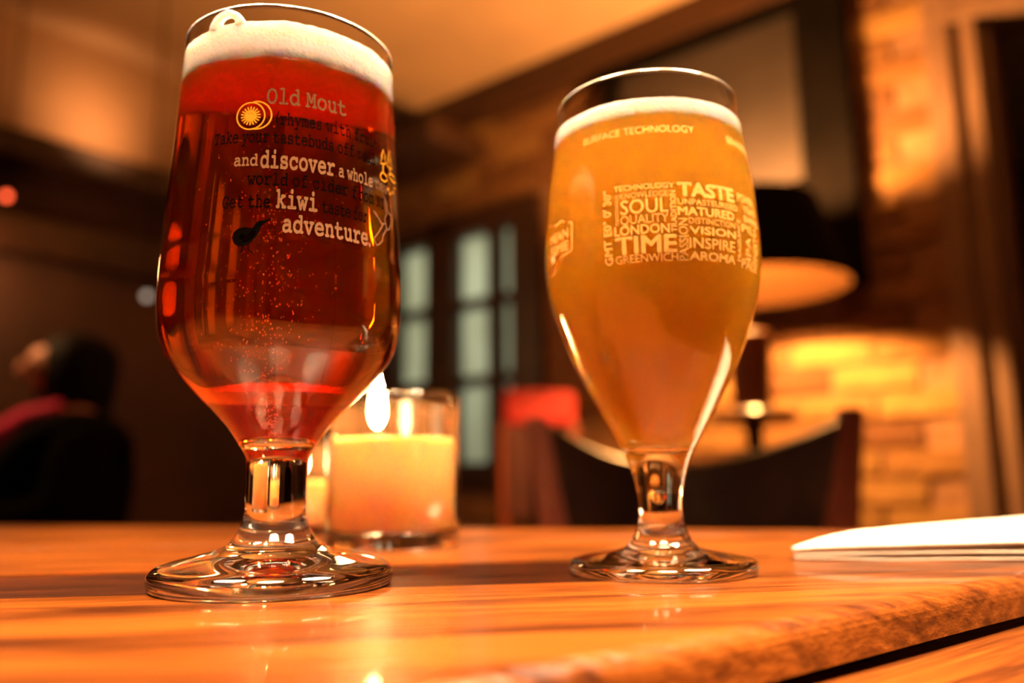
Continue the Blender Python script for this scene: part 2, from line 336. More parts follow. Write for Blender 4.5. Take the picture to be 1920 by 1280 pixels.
def foam_bm(i, zb, zt, wob, seed, n=224):
    """a plug of foam: wavy underside, bumpy top, pressed against the glass"""
    bm = bmesh.new(); rings = []
    def nz(x, y, s, k): return noise.noise(Vector((x*s+seed, y*s, k)))
    for z, rel, kind in [(zb, (k/34)**.8, 'b') for k in range(35)] + [(zb+(zt-zb)*q, 1, 's') for q in (.25, .5, .75)] + [(zt, f, 't') for f in (1, .975, .93, .8, .6, .35, 0)]:
        if rel == 0:
            rings.append([bm.verts.new((0, 0, z + (-.0006 if kind == 't' else 0)))]); continue
        ring = []
        for k in range(n):
            a = 2*PI*k/n; R = (interp(i, z)+.00012)*rel; x, y = R*math.sin(a), -R*math.cos(a)
            if kind == 'b': zz = z + wob*.5*nz(x, y, 160, 1) + min(wob, .0008)*.55*nz(x, y, 520, 2) + min(wob, .0008)*.3*nz(x, y, 1100, 5)
            elif kind == 't': zz = z + wob*nz(x, y, 60, 3) + wob*.45*nz(x, y, 330, 4) - (.0012 if rel < .95 else 0)
            else: zz = z
            if rel == 1: R = interp(i, zz)+.00012; x, y = R*math.sin(a), -R*math.cos(a)
            ring.append(bm.verts.new((x, y, zz)))
        rings.append(ring)
    for A, B in zip(rings, rings[1:]):
        for k in range(n):
            k2 = (k+1) % n
            if len(A) == 1: bm.faces.new((A[0], B[k], B[k2]))
            elif len(B) == 1: bm.faces.new((A[k], B[0], A[k2]))
            else: bm.faces.new((A[k], B[k], B[k2], A[k2]))
    return bm
def make_glass(name, label, C, O, I, liq, zl, zf, zt, wob, seed):
    root = empty(name, C, label, 'beer glass')
    prof, o, i = body_profile(O, I)
    bm_obj('glass_body', lathe_bm(prof, 128), M['glass'], root, smooth=True)
    bm_obj('drink', lathe_bm(liquid_profile(i, zl), 128), M[liq], root, smooth=True)
    bm_obj('foam_head', foam_bm(i, zf, zt, wob, seed), M['foam'], root, smooth=True)
    return root, o, i
gl, oL, iL = make_glass('stemmed_pint_glass', 'tall stemmed glass of clear dark red cider with printed lettering', CL, OUT_L, IN_L, 'cider', .1697, .1688, .1813, .0011, 3.1)
gr, oR, iR = make_glass('stemmed_tulip_glass', 'tulip shaped stemmed glass of hazy golden beer with word print', CR, OUT_R, IN_R, 'beer', .1617, .1610, .1673, .0005, 8.7)
# loop of foam clinging to the wall of the cider glass, with a hole in it
pts = []
for k in range(13):
    t = k/12*PI; th = math.radians(-21 + 8.5*math.cos(t)); z = .1806+.0048*math.sin(t); R = interp(iL, z)-.0009
    pts.append((R*math.sin(th), -R*math.cos(th), z))
bm_obj('foam_loop', tube_bm(pts, [.0019, .0017, .0014, .0013, .0012, .0012, .0013, .0013, .0014, .0016, .0018, .0020, .0021], 10), M['foam'], gl, smooth=True)

# dark little holes along the upper edge of the heads
def specks(root, i, zt, th0, th1, n, seed):
    r = random.Random(seed); bm = bmesh.new()
    for k in range(n):
        th = math.radians(r.uniform(th0, th1)); z = zt - abs(r.gauss(0, .0006)) + .0002; R = interp(i, z)-.0001; s_ = r.uniform(.00012, .00034)
        bmesh.ops.create_icosphere(bm, subdivisions=1, radius=s_, matrix=Matrix.Translation((R*math.sin(th), -R*math.cos(th), z)))
    tag(bm_obj('foam_holes', bm, plain('foam_hole', (.10, .04, .015), .8), root), kind='stuff')
specks(gl, iL, .1812, 5, 75, 34, 2); specks(gr, iR, .1674, -40, 20, 9, 4)
# bubbles
def bubble_mat():
    m, t, b = nt('gas_bubble'); inp(b, color=(1, .42, .28), rough=.1, trans=.55, ior=1.2); return m
M['bubble'] = bubble_mat()
def bubbles(root, pts, sizes):
    ico = bmesh.new(); bmesh.ops.create_icosphere(ico, subdivisions=1, radius=1); vs = [w.co.copy() for w in ico.verts]; fs = [[w.index for w in f.verts] for f in ico.faces]; ico.free()
    V, Fc = [], []
    for p, s in zip(pts, sizes):
        k = len(V); V += [(p[0]+c.x*s, p[1]+c.y*s, p[2]+c.z*s*1.5) for c in vs]; Fc += [[k+q for q in f] for f in fs]
    me = bpy.data.meshes.new('bubbles'); me.from_pydata(V, [], Fc); o = link('bubbles', me, M['bubble'], root, smooth=True); tag(o, kind='stuff')
rnd = random.Random(5); bp_, bs_ = [], []
while len(bp_) < 620:
    z = .050 + (.150-.050)*rnd.random()**1.0; w = .2 + .8*min(1, (z-.045)/.05)
    th = math.radians(rnd.gauss(4, 17)); R = interp(iL, z)*(.97-.5*rnd.random()**1.6)*1
    if z > .125 and rnd.random() < .5: continue
    x, y = R*math.sin(th)*w - .004*0, -R*math.cos(th)
    bp_.append((x, y, z)); bs_.append(rnd.uniform(.00014, .00030))
bubbles(gl, bp_, bs_)

# -------- printing on the glasses: thin paint meshes wrapped round the bowls
def paint(name, color, alpha=0.0, var=.12):
    m = bpy.data.materials.new(name); m.use_nodes = True; t = m.node_tree; t.nodes.clear()
    o = t.nodes.new('ShaderNodeOutputMaterial'); b = t.nodes.new('ShaderNodeBsdfDiffuse'); b.inputs['Color'].default_value = (*color, 1)
    n = t.nodes.new('ShaderNodeTexNoise'); n.inputs['Scale'].default_value = 700; tc = t.nodes.new('ShaderNodeTexCoord'); t.links.new(tc.outputs['Object'], n.inputs['Vector'])
    mr = t.nodes.new('ShaderNodeMapRange'); mr.inputs['To Min'].default_value = max(0, alpha-var); mr.inputs['To Max'].default_value = min(1, alpha+var); t.links.new(n.outputs['Fac'], mr.inputs['Value'])
    tr = t.nodes.new('ShaderNodeBsdfTransparent'); mx = t.nodes.new('ShaderNodeMixShader'); t.links.new(mr.outputs[0], mx.inputs[0])
    t.links.new(b.outputs[0], mx.inputs[1]); t.links.new(tr.outputs[0], mx.inputs[2]); t.links.new(mx.outputs[0], o.inputs['Surface'])
    return m
M['ink_black'] = paint('black_print', (.0015, .001, .001), 0, 0); M['ink_cream'] = paint('cream_print', (.17, .085, .045), .25); M['ink_tan'] = paint('tan_print', (.11, .052, .026), .3)
M['ink_yellow'] = paint('yellow_print', (.38, .17, .014), .1); M['ink_pale'] = paint('pale_print', (.68, .39, .11), .40); M['ink_faint'] = paint('faint_print', (.85, .55, .2), .88, .08)
def wrap(prof, th, z, off=.00012):
    R = interp(prof, z)+off; a = math.radians(th); return (R*math.sin(a), -R*math.cos(a), z)
def mono(s):
    o = ''
    for c in s:
        if 'a' <= c <= 'z': o += chr(0x1D68A+ord(c)-97)
        elif 'A' <= c <= 'Z': o += chr(0x1D670+ord(c)-65)
        else: o += c
    return o
def text_mesh(s, bold):
    c = bpy.data.curves.new('lettering', 'FONT'); c.body = s; c.resolution_u = 3; o = bpy.data.objects.new('lettering', c); COL.objects.link(o)
    bpy.context.view_layer.update(); dg = bpy.context.evaluated_depsgraph_get(); me = o.evaluated_get(dg).to_mesh()
    V = [(w.co.x, w.co.y) for w in me.vertices]; Fc = [list(p.vertices) for p in me.polygons]
    o.evaluated_get(dg).to_mesh_clear(); bpy.data.objects.remove(o); bpy.data.curves.remove(c)
    V0_, F0 = V, Fc; V, Fc = [], []
    k_ = int(bold*2000) and 1 + int(bold/.012)
    offs = [(0, 0)] if not bold else [(bold*math.cos(a), bold*math.sin(a)) for a in [i*PI/4 for i in range(8)]]
    for dx, dy in offs:
        k = len(V); V += [(x+dx, y+dy) for x, y in V0_]; Fc += [[k+i for i in f] for f in F0]
    return V, Fc
def lettering(root, prof, s, th0, th1, z, cap, ink, bold=0.0, slab=False, rise=0, vertical=False, name='printed_lettering'):
    """horizontal: baseline at z from th0 to th1, capital height cap (m). vertical: reads upwards from z to z+cap, between th0 and th1"""
    V, Fc = text_mesh(mono(s) if slab else s, bold)
    x0 = min(a for a, _ in V); x1 = max(a for a, _ in V); y1 = max(b for _, b in V); H = .70 if not vertical else y1
    P = []
    for x, y in V:
        f = (x-x0)/(x1-x0)
        if vertical: P.append(wrap(prof, th1+(th0-th1)*y/H, z+cap*f))
        else: P.append(wrap(prof, th0+(th1-th0)*f, z+rise*f+cap*y/.70))
    me = bpy.data.meshes.new(name); me.from_pydata(P, [], Fc); me.validate(); return link(name, me, M[ink], root)
Z = lambda q: q/1000
def fill(root, prof, polys, ink, name):
    V, Fc = [], []
    for p in polys:
        k = len(V); V += [wrap(prof, a, b/1000) for a, b in p]; Fc.append(list(range(k, k+len(p))))
    me = bpy.data.meshes.new(name); me.from_pydata(V, [], Fc)
    bm = bmesh.new(); bm.from_mesh(me); bmesh.ops.triangulate(bm, faces=bm.faces[:], ngon_method='EAR_CLIP'); bm.to_mesh(me); bm.free()
    return link(name, me, M[ink], root)
def strokes(root, prof, lines, width, ink, name):
    """ribbons of the given width (mm) along (theta, z mm) lines"""
    V, Fc = [], []
    for ln in lines:
        closed = ln[0] == ln[-1]; R = interp(prof, ln[0][1]/1000)*1000; q = [(math.radians(a)*R, b) for a, b in ln]; n = len(q); k = len(V)
        for i, (x, y) in enumerate(q):
            a = q[i-1] if i > 0 else (q[-2] if closed else q[0]); b = q[i+1] if i < n-1 else (q[1] if closed else q[-1])
            dx, dy = b[0]-a[0], b[1]-a[1]; L = math.hypot(dx, dy) or 1; nx, ny = -dy/L*width/2, dx/L*width/2
            for s in (1, -1): V.append(wrap(prof, math.degrees((x+s*nx)/R), (y+s*ny)/1000))
        Fc += [[k+2*i, k+2*i+1, k+2*i+3, k+2*i+2] for i in range(n-1)]
    me = bpy.data.meshes.new(name); me.from_pydata(V, [], Fc); return link(name, me, M[ink], root)
SL = dict(slab=True)
for s, a, b, z, c, ink, bold in (
        ('Old Mout', 4.9, 43.5, 151.7, 6.0, 'ink_tan', .014), ('(rhymes with fruit).', 9.6, 67.5, 144.6, 4.6, 'ink_black', .012),
        ('Take your tastebuds off road', -19.5, 62, 138.2, 4.6, 'ink_black', .012), ('and', -8.4, 2.6, 130.5, 4.2, 'ink_cream', .022), ('discover', 3.6, 37.2, 129.9, 6.2, 'ink_cream', .026),
        ('a whole', 39.2, 59.3, 130.1, 4.6, 'ink_cream', .016), ('new', 61.6, 72.6, 130.4, 4.4, 'ink_tan', .010), ('world of cider from NZ', -1.8, 68.5, 124.2, 4.6, 'ink_black', .012),
        ('Get the', -12.6, 8.8, 116.8, 4.6, 'ink_black', .012), ('kiwi', 11.2, 29.2, 117.0, 6.4, 'ink_cream', .026), ('taste for', 31.4, 55.2, 117.0, 4.6, 'ink_black', .012),
        ('adventure.', 14.3, 57.2, 109.3, 6.2, 'ink_cream', .026)):
    lettering(gl, oL, s, a, b, Z(z), Z(c), ink, bold, True)
SH = dict(
    bird=[(-6.7, 107.0), (-6.3, 108.8), (-4.3, 110.1), (-1.3, 110.5), (1.7, 110.1), (3.3, 111.8), (4.5, 112.6), (6.1, 112.6), (9.6, 113.3), (9.7, 113.1), (6.9, 111.8), (5.7, 110.7), (5.0, 109.4), (3.9, 107.8), (2.6, 106.2), (0.7, 104.9), (-1.3, 104.3), (-3.7, 104.3), (-5.6, 105.2)],
    leg1=[(-1.9, 104.9), (-2.1, 103.0), (-2.9, 102.4)], leg2=[(0.1, 105.0), (0.8, 103.1), (2.8, 102.2)],
    north=[(69.3, 129.2), (71.3, 127.4), (72.5, 124.3), (75.7, 123.8), (78.5, 123.6), (76.4, 121.2), (73.6, 118.4), (71.3, 117.7), (70.0, 119.4), (69.0, 121.1), (71.0, 123.2), (69.8, 126.6)],
    south=[(70.0, 119.6), (70.6, 117.8), (67.1, 114.9), (66.4, 112.9), (63.3, 111.1), (61.6, 110.6), (60.2, 111.8), (59.8, 112.6), (63.1, 115.1), (66.0, 117.6), (67.4, 119.1)],
    spit=[(59.7, 122.1), (63.3, 120.4), (66.7, 118.7)],
    tree1=[(70.1, 146.2), (67.6, 142.9), (68.6, 143.3), (66.6, 140.4), (72.2, 141.5), (71.3, 143.8), (72.2, 143.9)],
    tree2=[(77.6, 147.8), (75.1, 144.3), (76.0, 144.6), (73.7, 141.2), (79.8, 141.5), (78.7, 144.3), (79.6, 144.4)],
    bush1=[(65.9, 135.6), (66.7, 136.7), (68.8, 137.7), (72.3, 137.1), (72.9, 135.7), (69.7, 134.5), (67.1, 134.6)],
    bush2=[(74.9, 138.2), (77.9, 139.5), (82.5, 139.6), (86.5, 138.1), (81.8, 137.2), (77.5, 137.4)],
    trunk1=[(69.1, 140.7), (68.8, 137.8)], trunk2=[(76.9, 141.3), (77.8, 139.0)])
cl_ = lambda p: p + [p[0]]
def ring(c, rx, rz, a0=0, a1=360, n=28): return [(c[0]+rx*math.sin(math.radians(a0+(a1-a0)*k/n)), c[1]+rz*math.cos(math.radians(a0+(a1-a0)*k/n))) for k in range(n+1)]
fill(gl, oL, [SH['bird']], 'ink_black', 'printed_bird'); strokes(gl, oL, [SH['leg1'], SH['leg2']], .35, 'ink_black', 'printed_bird_legs')
strokes(gl, oL, [cl_(SH['north']), cl_(SH['south']), SH['spit']], .45, 'ink_cream', 'printed_map_outline')
strokes(gl, oL, [cl_(SH[k]) for k in ('tree1', 'tree2', 'bush1', 'bush2')] + [SH['trunk1'], SH['trunk2']] + [ring((q, w), .5, .35, n=8) for q, w in ((73.5, 132.7), (76, 131.6), (80, 133.0), (84, 135.5))], .55, 'ink_yellow', 'printed_trees')
SC = (-2.2, 147.3); rays = [[(SC[0]+1.8*math.sin(k*PI/9), SC[1]+1.25*math.cos(k*PI/9)), (SC[0]+4.7*math.sin(k*PI/9), SC[1]+3.2*math.cos(k*PI/9))] for k in range(18)]
strokes(gl, oL, [ring(SC, 6.6, 4.6), ring((0.6, 147.5), 6.9, 4.7, -15, 195)] + rays, .48, 'ink_yellow', 'printed_fruit_slice'); fill(gl, oL, [ring(SC, 2.7, 1.85)[:-1]], 'ink_yellow', 'printed_fruit_core')
for s, a, b, z, c, bold in (
        ('TECHNOLOGY', -27.2, 2.6, 131.8, 1.95, .030), ('KNOWLEDGE', -24, -.7, 128.8, 2.1, .0), ('SOUL', -23.7, -.8, 123.1, 5.2, .0), ('QUALITY', -23.9, -.9, 119.5, 3.1, .0),
        ('LONDON', -27.1, -.6, 115.8, 3.2, .025), ('TIME', -26.9, 2.7, 109.2, 5.9, .030), ('GREENWICH', -27.2, 3.0, 106.1, 2.7, .006),
        ('TASTE', 3.9, 37.1, 129.0, 4.8, .045), ('UNPASTEURISED', 3.9, 38.8, 125.8, 2.1, .0), ('MATURED', 3.5, 35.3, 122.0, 2.9, .028), ('DISTINCTION', 8.7, 35.6, 119.1, 2.1, .0),
        ('VISION', 8.9, 35.8, 115.5, 2.6, .024), ('INSPIRE', 8.7, 35.0, 110.6, 3.6, .0), ('AROMA', 8.7, 35.5, 106.6, 2.8, .030),
        ('POWER', 39.9, 57, 130.2, 3.0, .02), ('YEAST', 43.5, 60.5, 126.3, 2.9, .006), ('BARREL', 43.5, 61, 122.9, 2.3, .02), ('PILS', 41, 57, 119.0, 2.8, .0), ('PALE', 40.6, 57.5, 106.0, 3.2, .012)):
    lettering(gr, oR, s, a, b, Z(z), Z(c), 'ink_pale', max(bold, .008))
for s, a, b, z0, z1, bold in (('GMT E0\u00b0 0\u2032 30\u2033', -32.9, -28.6, 106.0, 133.0, .025), ('INNOVATIVE', -26.4, -24.6, 119.7, 130.8, .01), ('TRADITION', .1, 2.9, 115.9, 130.9, .025), ('PASSION', 3.6, 8.0, 106.2, 120.8, .0),
                              ('FRAGRANCE', 37.0, 39.8, 108, 123, .01), ('IPA', 44, 49, 109.2, 117.5, .0), ('FINEST', 52, 58, 108.5, 118.5, .01)):
    lettering(gr, oR, s, a, b, Z(z0), Z(z1-z0), 'ink_pale', max(bold, .008), vertical=True)
lettering(gr, oR, 'SURFACE TECHNOLOGY', -46.8, 16, Z(153.0), Z(2.8), 'ink_faint', .02, name='faint_lettering'); lettering(gr, oR, 'BRANDED', 38.5, 66, Z(152.2), Z(2.8), 'ink_faint', .03, name='faint_lettering')
strokes(gr, oR, [cl_([(-76, 128), (-66, 126.2), (-62, 127.0), (-52.2, 124.6), (-52.6, 114.6), (-61, 113.6), (-70, 109.0), (-78, 108.0)])], .8, 'ink_pale', 'printed_badge')
lettering(gr, oR, 'MEAN', -74, -55, Z(119.8), Z(3.4), 'ink_pale', .03); lettering(gr, oR, 'TIME', -74, -55, Z(115.2), Z(3.4), 'ink_pale', .03)

# ================================================================== CANDLES
def wax_mat():
    m, t, b = nt('candle_wax'); inp(b, color=(.86, .44, .15), rough=.5, sss=1.0, sssr=(.013, .006, .0022), ssss=1.0, spec=.3); return m
def film_mat():
    m = bpy.data.materials.new('wax_film'); m.use_nodes = True; t = m.node_tree; t.nodes.clear(); o = t.nodes.new('ShaderNodeOutputMaterial')
    tr = t.nodes.new('ShaderNodeBsdfTransparent'); a = t.nodes.new('ShaderNodeBsdfTranslucent'); d = t.nodes.new('ShaderNodeBsdfDiffuse'); m1 = t.nodes.new('ShaderNodeMixShader'); m2 = t.nodes.new('ShaderNodeMixShader')
    a.inputs[0].default_value = (.85, .45, .22, 1); d.inputs[0].default_value = (.85, .45, .22, 1)
    n = t.nodes.new('ShaderNodeTexNoise'); n.inputs['Scale'].default_value = 45; tc = t.nodes.new('ShaderNodeTexCoord'); t.links.new(tc.outputs['Object'], n.inputs['Vector'])
    mr = t.nodes.new('ShaderNodeMapRange'); mr.inputs['From Min'].default_value = .3; mr.inputs['From Max'].default_value = .7; mr.inputs['To Min'].default_value = .01; mr.inputs['To Max'].default_value = .07; t.links.new(n.outputs['Fac'], mr.inputs['Value'])
    t.links.new(a.outputs[0], m1.inputs[1]); t.links.new(d.outputs[0], m1.inputs[2]); t.links.new(mr.outputs[0], m2.inputs[0]); t.links.new(tr.outputs[0], m2.inputs[1]); t.links.new(m1.outputs[0], m2.inputs[2]); t.links.new(m2.outputs[0], o.inputs[0]); return m
M['film'] = film_mat(); M['wax'] = wax_mat(); M['wick'] = plain('burnt_wick', (.02, .015, .01), .9)
def candle(name, label, C, r, H, base, wz, fx, fy, fs):
    root = empty(name, C, label, 'candle')
    w = .0020
    prof = [(0, base), (r-w-.002, base), (r-w, base+.002), (r-w, H*.5), (r-w, H-.0006), (r-w/2, H), (r, H-.0006), (r, H*.5), (r, .003), (r-.002, .0003), (r-.006, 0), (r*.5, .0006), (0, .001)]
    bm_obj('glass_tumbler', lathe_bm(spline(prof, 3), 72), M['glass'], root, smooth=True)
    ri = r-w-.0004; bz = base+.0006
    q = lathe_bm([(0, bz), (ri-.002, bz), (ri, bz+.002), (ri, wz-.001), (ri-.0012, wz+.0005), (ri*.7, wz-.0008), (.004, wz-.0015), (0, wz-.0015)], 72)
    bm_obj('wax', q, M['wax'], root, smooth=True)
    bm_obj('wax_film', lathe_bm([(ri+.0002, wz-.0005), (ri+.0002, H*.80), (ri+.0002, H-.004)], 72), M['film'], root, smooth=True)
    bm_obj('wick', tube_bm([(fx, fy, wz-.002), (fx+.0003, fy, wz+.004), (fx+.0012, fy, wz+.008)], .0006, 6), M['wick'], root)
    zf = wz+.005
    fl = lathe_bm(spline([(0, 0), (.0022, .002), (.0034, .006), (.0030, .011), (.0016, .017), (0, .023)], 4), 16)
    for q in fl.verts: q.co *= fs
    bm_obj('flame', fl, M['flame'], root, (fx+.0008, fy, zf), smooth=True)
    return root
candle('candle_tumbler', 'lit cream candle in a wide clear tumbler between the two beers', (-.0622, .431, T), .0342, .0760, .0085, .0545, -.0085, -.006, 1.35)
candle('votive_candle', 'small lit votive candle half hidden behind the cider glass stem', (-.1385, .52, T), .0255, .060, .006, .0335, .006, 0, .9)

# ================================================================== NAPKIN
def napkin():
    root = empty('folded_napkin', (.115, .347, T), 'folded white paper napkin lying at the right table edge', 'napkin')
    m = plain('white_paper', (.86, .80, .72), .8, .04, 60, .3, 400)
    near = spline([(0, 0), (.02, -.006), (.085, -.014), (.2, -.030)], 8); far = spline([(0, .002), (.05, .052), (.112, .094), (.19, .136)], 8)
    k = min(len(near), len(far))
    for i, nm in enumerate(('bottom_layer', 'middle_layer', 'top_layer')):
        bm = bmesh.new(); g = []
        for a in range(k):
            row = []; f = a/(k-1); base = (.0004 + f*.0052)*i/2 + .0003 + .0011*i
            for b in range(9):
                w = b/8; s = .0008*(2-i)*f
                x = near[a][0]+(far[a][0]-near[a][0])*w; y = near[a][1]+s+(far[a][1]-near[a][1]-2*s)*w
                row.append(bm.verts.new((x, y, base + .0015*i*math.sin(w*PI)*min(1, f*3) + .0004*noise.noise(Vector((x*40, y*40, i))))))
            g.append(row)
        for A, B in zip(g, g[1:]):
            for b in range(8): bm.faces.new((A[b], B[b], B[b+1], A[b+1]))
        o = bm_obj(nm, bm, m, root, smooth=True); md = o.modifiers.new('thick', 'SOLIDIFY'); md.thickness = .0022 if i == 2 else .0009; md.offset = 1 if o.data.polygons[0].normal.z > 0 else -1
napkin()

# ================================================================== LAMP ON A SLIM STAND (behind the beer)
LX, LY = .597, 2.0
M['shade_out'] = plain('black_shade_fabric', (.004, .003, .0025), .9, .2, 40, spec=.05); M['shade_in'] = plain('bronze_shade_lining', (.024, .010, .003), .8, .05, 20, spec=.02)
M['lampbase'] = wood('brown_turned_wood', (.10, .035, .014), (.22, .085, .032), .4, .3, (30, 30, 4))
stand = empty('pedestal_stand', (LX-.012, LY, 0), 'slim round wooden pedestal stand against the brick wall', 'stand')
bm_obj('stand_top', lathe_bm([(0, .915), (.10, .915), (.106, .922), (.106, .933), (.10, .938), (0, .938)], 40), M['lampbase'], stand)
bm_obj('column', lathe_bm(spline([(.022, .03), (.018, .2), (.016, .6), (.02, .85), (.03, .916)], 4), 20), M['darkwood'], stand, smooth=True)
bm_obj('foot_disc', lathe_bm([(0, 0), (.13, 0), (.13, .015), (.10, .028), (.02, .035), (0, .035)], 32), M['darkwood'], stand)
lamp = empty('table_lamp', (LX-.012, LY, .9382), 'table lamp with a wide black drum shade and brown base', 'lamp')
zb = .9382
bm_obj('lamp_base', lathe_bm(spline([(0, 0), (.044, 0), (.046, .01), (.050, .08), (.053, .17), (.05, .19), (.02, .195), (0, .195)], 3), 40), M['lampbase'], lamp, smooth=True)
bm_obj('lamp_stem', tube_bm([(0, 0, .19), (0, 0, .40)], .006, 10), M['darkwood'], lamp)
sh = lathe_bm([(.247, 1.240-zb), (.182, 1.455-zb)], 72); so = bm_obj('lamp_shade', sh, M['shade_out'], lamp, smooth=True)
si = bm_obj('shade_lining', lathe_bm([(.2445, 1.2405-zb), (.1795, 1.4545-zb)], 72), M['shade_in'], so, smooth=True)
sp = bmesh.new()
for k in range(3):
    a = k*2*PI/3+.3; tube_bm([(0, 0, .39), (.182*math.cos(a)*.97, .182*math.sin(a)*.97, .505)], .002, 6, sp)
bm_obj('shade_carrier', sp, M['darkwood'], lamp)
bulb = bm_obj('bulb', lathe_bm(spline([(0, -.045), (.02, -.04), (.03, -.015), (.028, .012), (.014, .04), (0, .045)], 4), 24), emitter('warm_bulb', (1, .43, .11), 3000), lamp, (.0, 0, 1.385-zb), smooth=True)

# ================================================================== FRAMED BOARD ON THE BRICK WALL
M['black'] = plain('black_paint', (.004, .0025, .002), .9, .3, 10, spec=.08)
M['grey'] = plain('grey_board', (.052, .041, .038), .9, .3, 2.5, spec=.1)
fr = bpy.data.objects.new('framed_board', None); COL.objects.link(fr); fr.rotation_euler = (0, 0, UA); tag(fr, 'large grey board in a wide black frame on the brick wall', 'board')
rbox('frame_side', U0-.075, U0-.010, .650, .790, 1.285, 2.165, M['black'], fr); rbox('frame_side', U0-.075, U0-.010, 1.40, 1.48, 1.285, 2.165, M['black'], fr)
rbox('frame_bottom', U0-.075, U0-.010, .790, 1.40, 1.285, 1.602, M['black'], fr); rbox('frame_top', U0-.075, U0-.010, .790, 1.40, 2.125, 2.165, M['black'], fr)
rbox('panel', U0-.050, U0-.020, .785, 1.405, 1.59, 2.13, M['grey'], fr, 0)

# ================================================================== CHAIRS
M['leather'] = plain('dark_brown_leather', (.035, .013, .007), .45, .3, 20, .3, 150); M['redwood'] = wood('red_brown_chair_wood', (.12, .022, .010), (.26, .055, .022), .4, .3, (20, 20, 2))
M['darkred'] = plain('dark_red_cloth', (.045, .005, .004), .8, .2, 30)
M['red'] = plain('red_upholstery', (.34, .006, .006), .7, .2, 30, .3, 200)
ch = empty('tub_chair', (.225, 1.03, 0), 'dark brown chair with scooped curved back across the table', 'chair')
def curved_back(bm, xs, ys, zt, z0, th):
    rows = []
    for i, (x, y) in enumerate(zip(xs, ys)):
        a = Vector((xs[min(i+1, len(xs)-1)]-xs[max(i-1, 0)], ys[min(i+1, len(ys)-1)]-ys[max(i-1, 0)])).normalized(); nn = Vector((-a.y, a.x))*th/2
        rows.append([bm.verts.new(q) for q in ((x-nn.x, y-nn.y, z0), (x-nn.x, y-nn.y, zt[i]-.006), (x-nn.x*.5, y-nn.y*.5, zt[i]), (x+nn.x*.5, y+nn.y*.5, zt[i]), (x+nn.x, y+nn.y, zt[i]-.006), (x+nn.x, y+nn.y, z0))])
    for A, B in zip(rows, rows[1:]):
        for k in range(6): bm.faces.new((A[k], B[k], B[(k+1) % 6], A[(k+1) % 6]))
    bm.faces.new(rows[0]); bm.faces.new(rows[-1][::-1])
bm = bmesh.new(); n = 17; xs, ys, zt = [], [], []
for i in range(n):
    f = -1+2*i/(n-1); xs.append(.190*f); ys.append(.15*math.cos(f*PI/2)+.0); zt.append(.803+.050*abs(f)**2.2)
curved_back(bm, xs, ys, zt, .47, .035); bm_obj('backrest', bm, M['leather'], ch, smooth=False)
for sx, zt_ in ((1, .866), (-1, .858)):
    bm = bmesh.new()
    for (x0, z0, x1, z1, w0, w1) in ((sx*.135, .44, sx*.197, zt_, .05, .028),):
        pts = [(x0-w0/2, -.022, z0), (x0+w0/2, -.022, z0), (x0+w0/2, .022, z0), (x0-w0/2, .022, z0)]; top = [(x1-w1/2, -.016, z1), (x1+w1/2, -.016, z1), (x1+w1/2, .016, z1), (x1-w1/2, .016, z1)]
        A = [bm.verts.new(p) for p in pts]; B = [bm.verts.new(p) for p in top]; bm.faces.new(A); bm.faces.new(B)
        for k in range(4): bm.faces.new((A[k], A[(k+1) % 4], B[(k+1) % 4], B[k]))
    bmesh.ops.bevel(bm, geom=bm.edges[:], offset=.004, segments=2, affect='EDGES'); bm_obj('back_post', bm, M['redwood'], ch)
bm_obj('seat', lathe_bm(spline([(0, .40), (.19, .40), (.205, .42), (.20, .45), (.17, .468), (0, .472)], 3), 40), M['leather'], ch, smooth=True)
for x, y in ((.13, -.12), (-.13, -.12), (.13, .12), (-.13, .12)): bm_obj('leg', tube_bm([(x*1.15, y*1.15, 0), (x, y, .41)], [.014, .02], 10), M['redwood'], ch, smooth=True)
rc = empty('padded_chair', (.075, 2.42, 0), 'chair with bright red padded back beside the window', 'chair', rz=.25)
box('backrest', (0, 0, .985), (.225, .05, .105), M['red'], rc, bev=.02); box('back_pad', (-.06, .0, .80), (.10, .035, .26), M['darkred'], rc, bev=.012)
box('seat', (0, -.17, .46), (.36, .36, .06), M['red'], rc, bev=.02)
for x, y, h_ in ((-.105, 0, .94), (.105, 0, .94), (-.15, -.32, .44), (.15, -.32, .44)): box('leg', (x, y, h_/2), (.03, .03, h_), M['redwood'], rc)

# ================================================================== PERSON
def skin(name, V, E, Rr, m, parent, sub=2, loc=(0, 0, 0)):
    me = bpy.data.meshes.new(name); me.from_pydata(V, E, []); o = link(name, me, None, parent, loc)
    s = o.modifiers.new('skin', 'SKIN'); s.use_smooth_shade = True
    for d, r in zip(me.skin_vertices[0].data, Rr): d.radius = r if isinstance(r, tuple) else (r, r)
    me.skin_vertices[0].data[0].use_root = True
    o.modifiers.new('sub', 'SUBSURF').levels = sub; o.modifiers['sub'].render_levels = sub
    bpy.context.view_layer.update(); dg = bpy.context.evaluated_depsgraph_get(); m2 = bpy.data.meshes.new_from_object(o.evaluated_get(dg)); o.modifiers.clear(); o.data = m2; bpy.data.meshes.remove(me)
    m2.materials.clear(); m2.materials.append(m)
    for p in m2.polygons: p.use_smooth = True
    return o
M['skin'] = plain('skin', (.55, .26, .16), .5, .08, 20, sss=.1); M['hair'] = plain('black_hair', (.005, .0035, .003), .7, .4, 90, .6, 300, spec=.1); M['coat'] = plain('black_wool_coat', (.005, .0042, .004), .95, .3, 60, .4, 200, spec=.03)
M['scarf'] = plain('magenta_scarf', (.55, .012, .10), .85, .25, 50, .5, 160); M['eye'] = plain('dark_eye', (.01, .008, .007), .2)
pe = empty('person', (-1.25, 2.35, 0), 'seated person in a black coat and magenta scarf facing left', 'person', rz=math.radians(38))
pe.scale = (1.12, 1.12, 1.02)
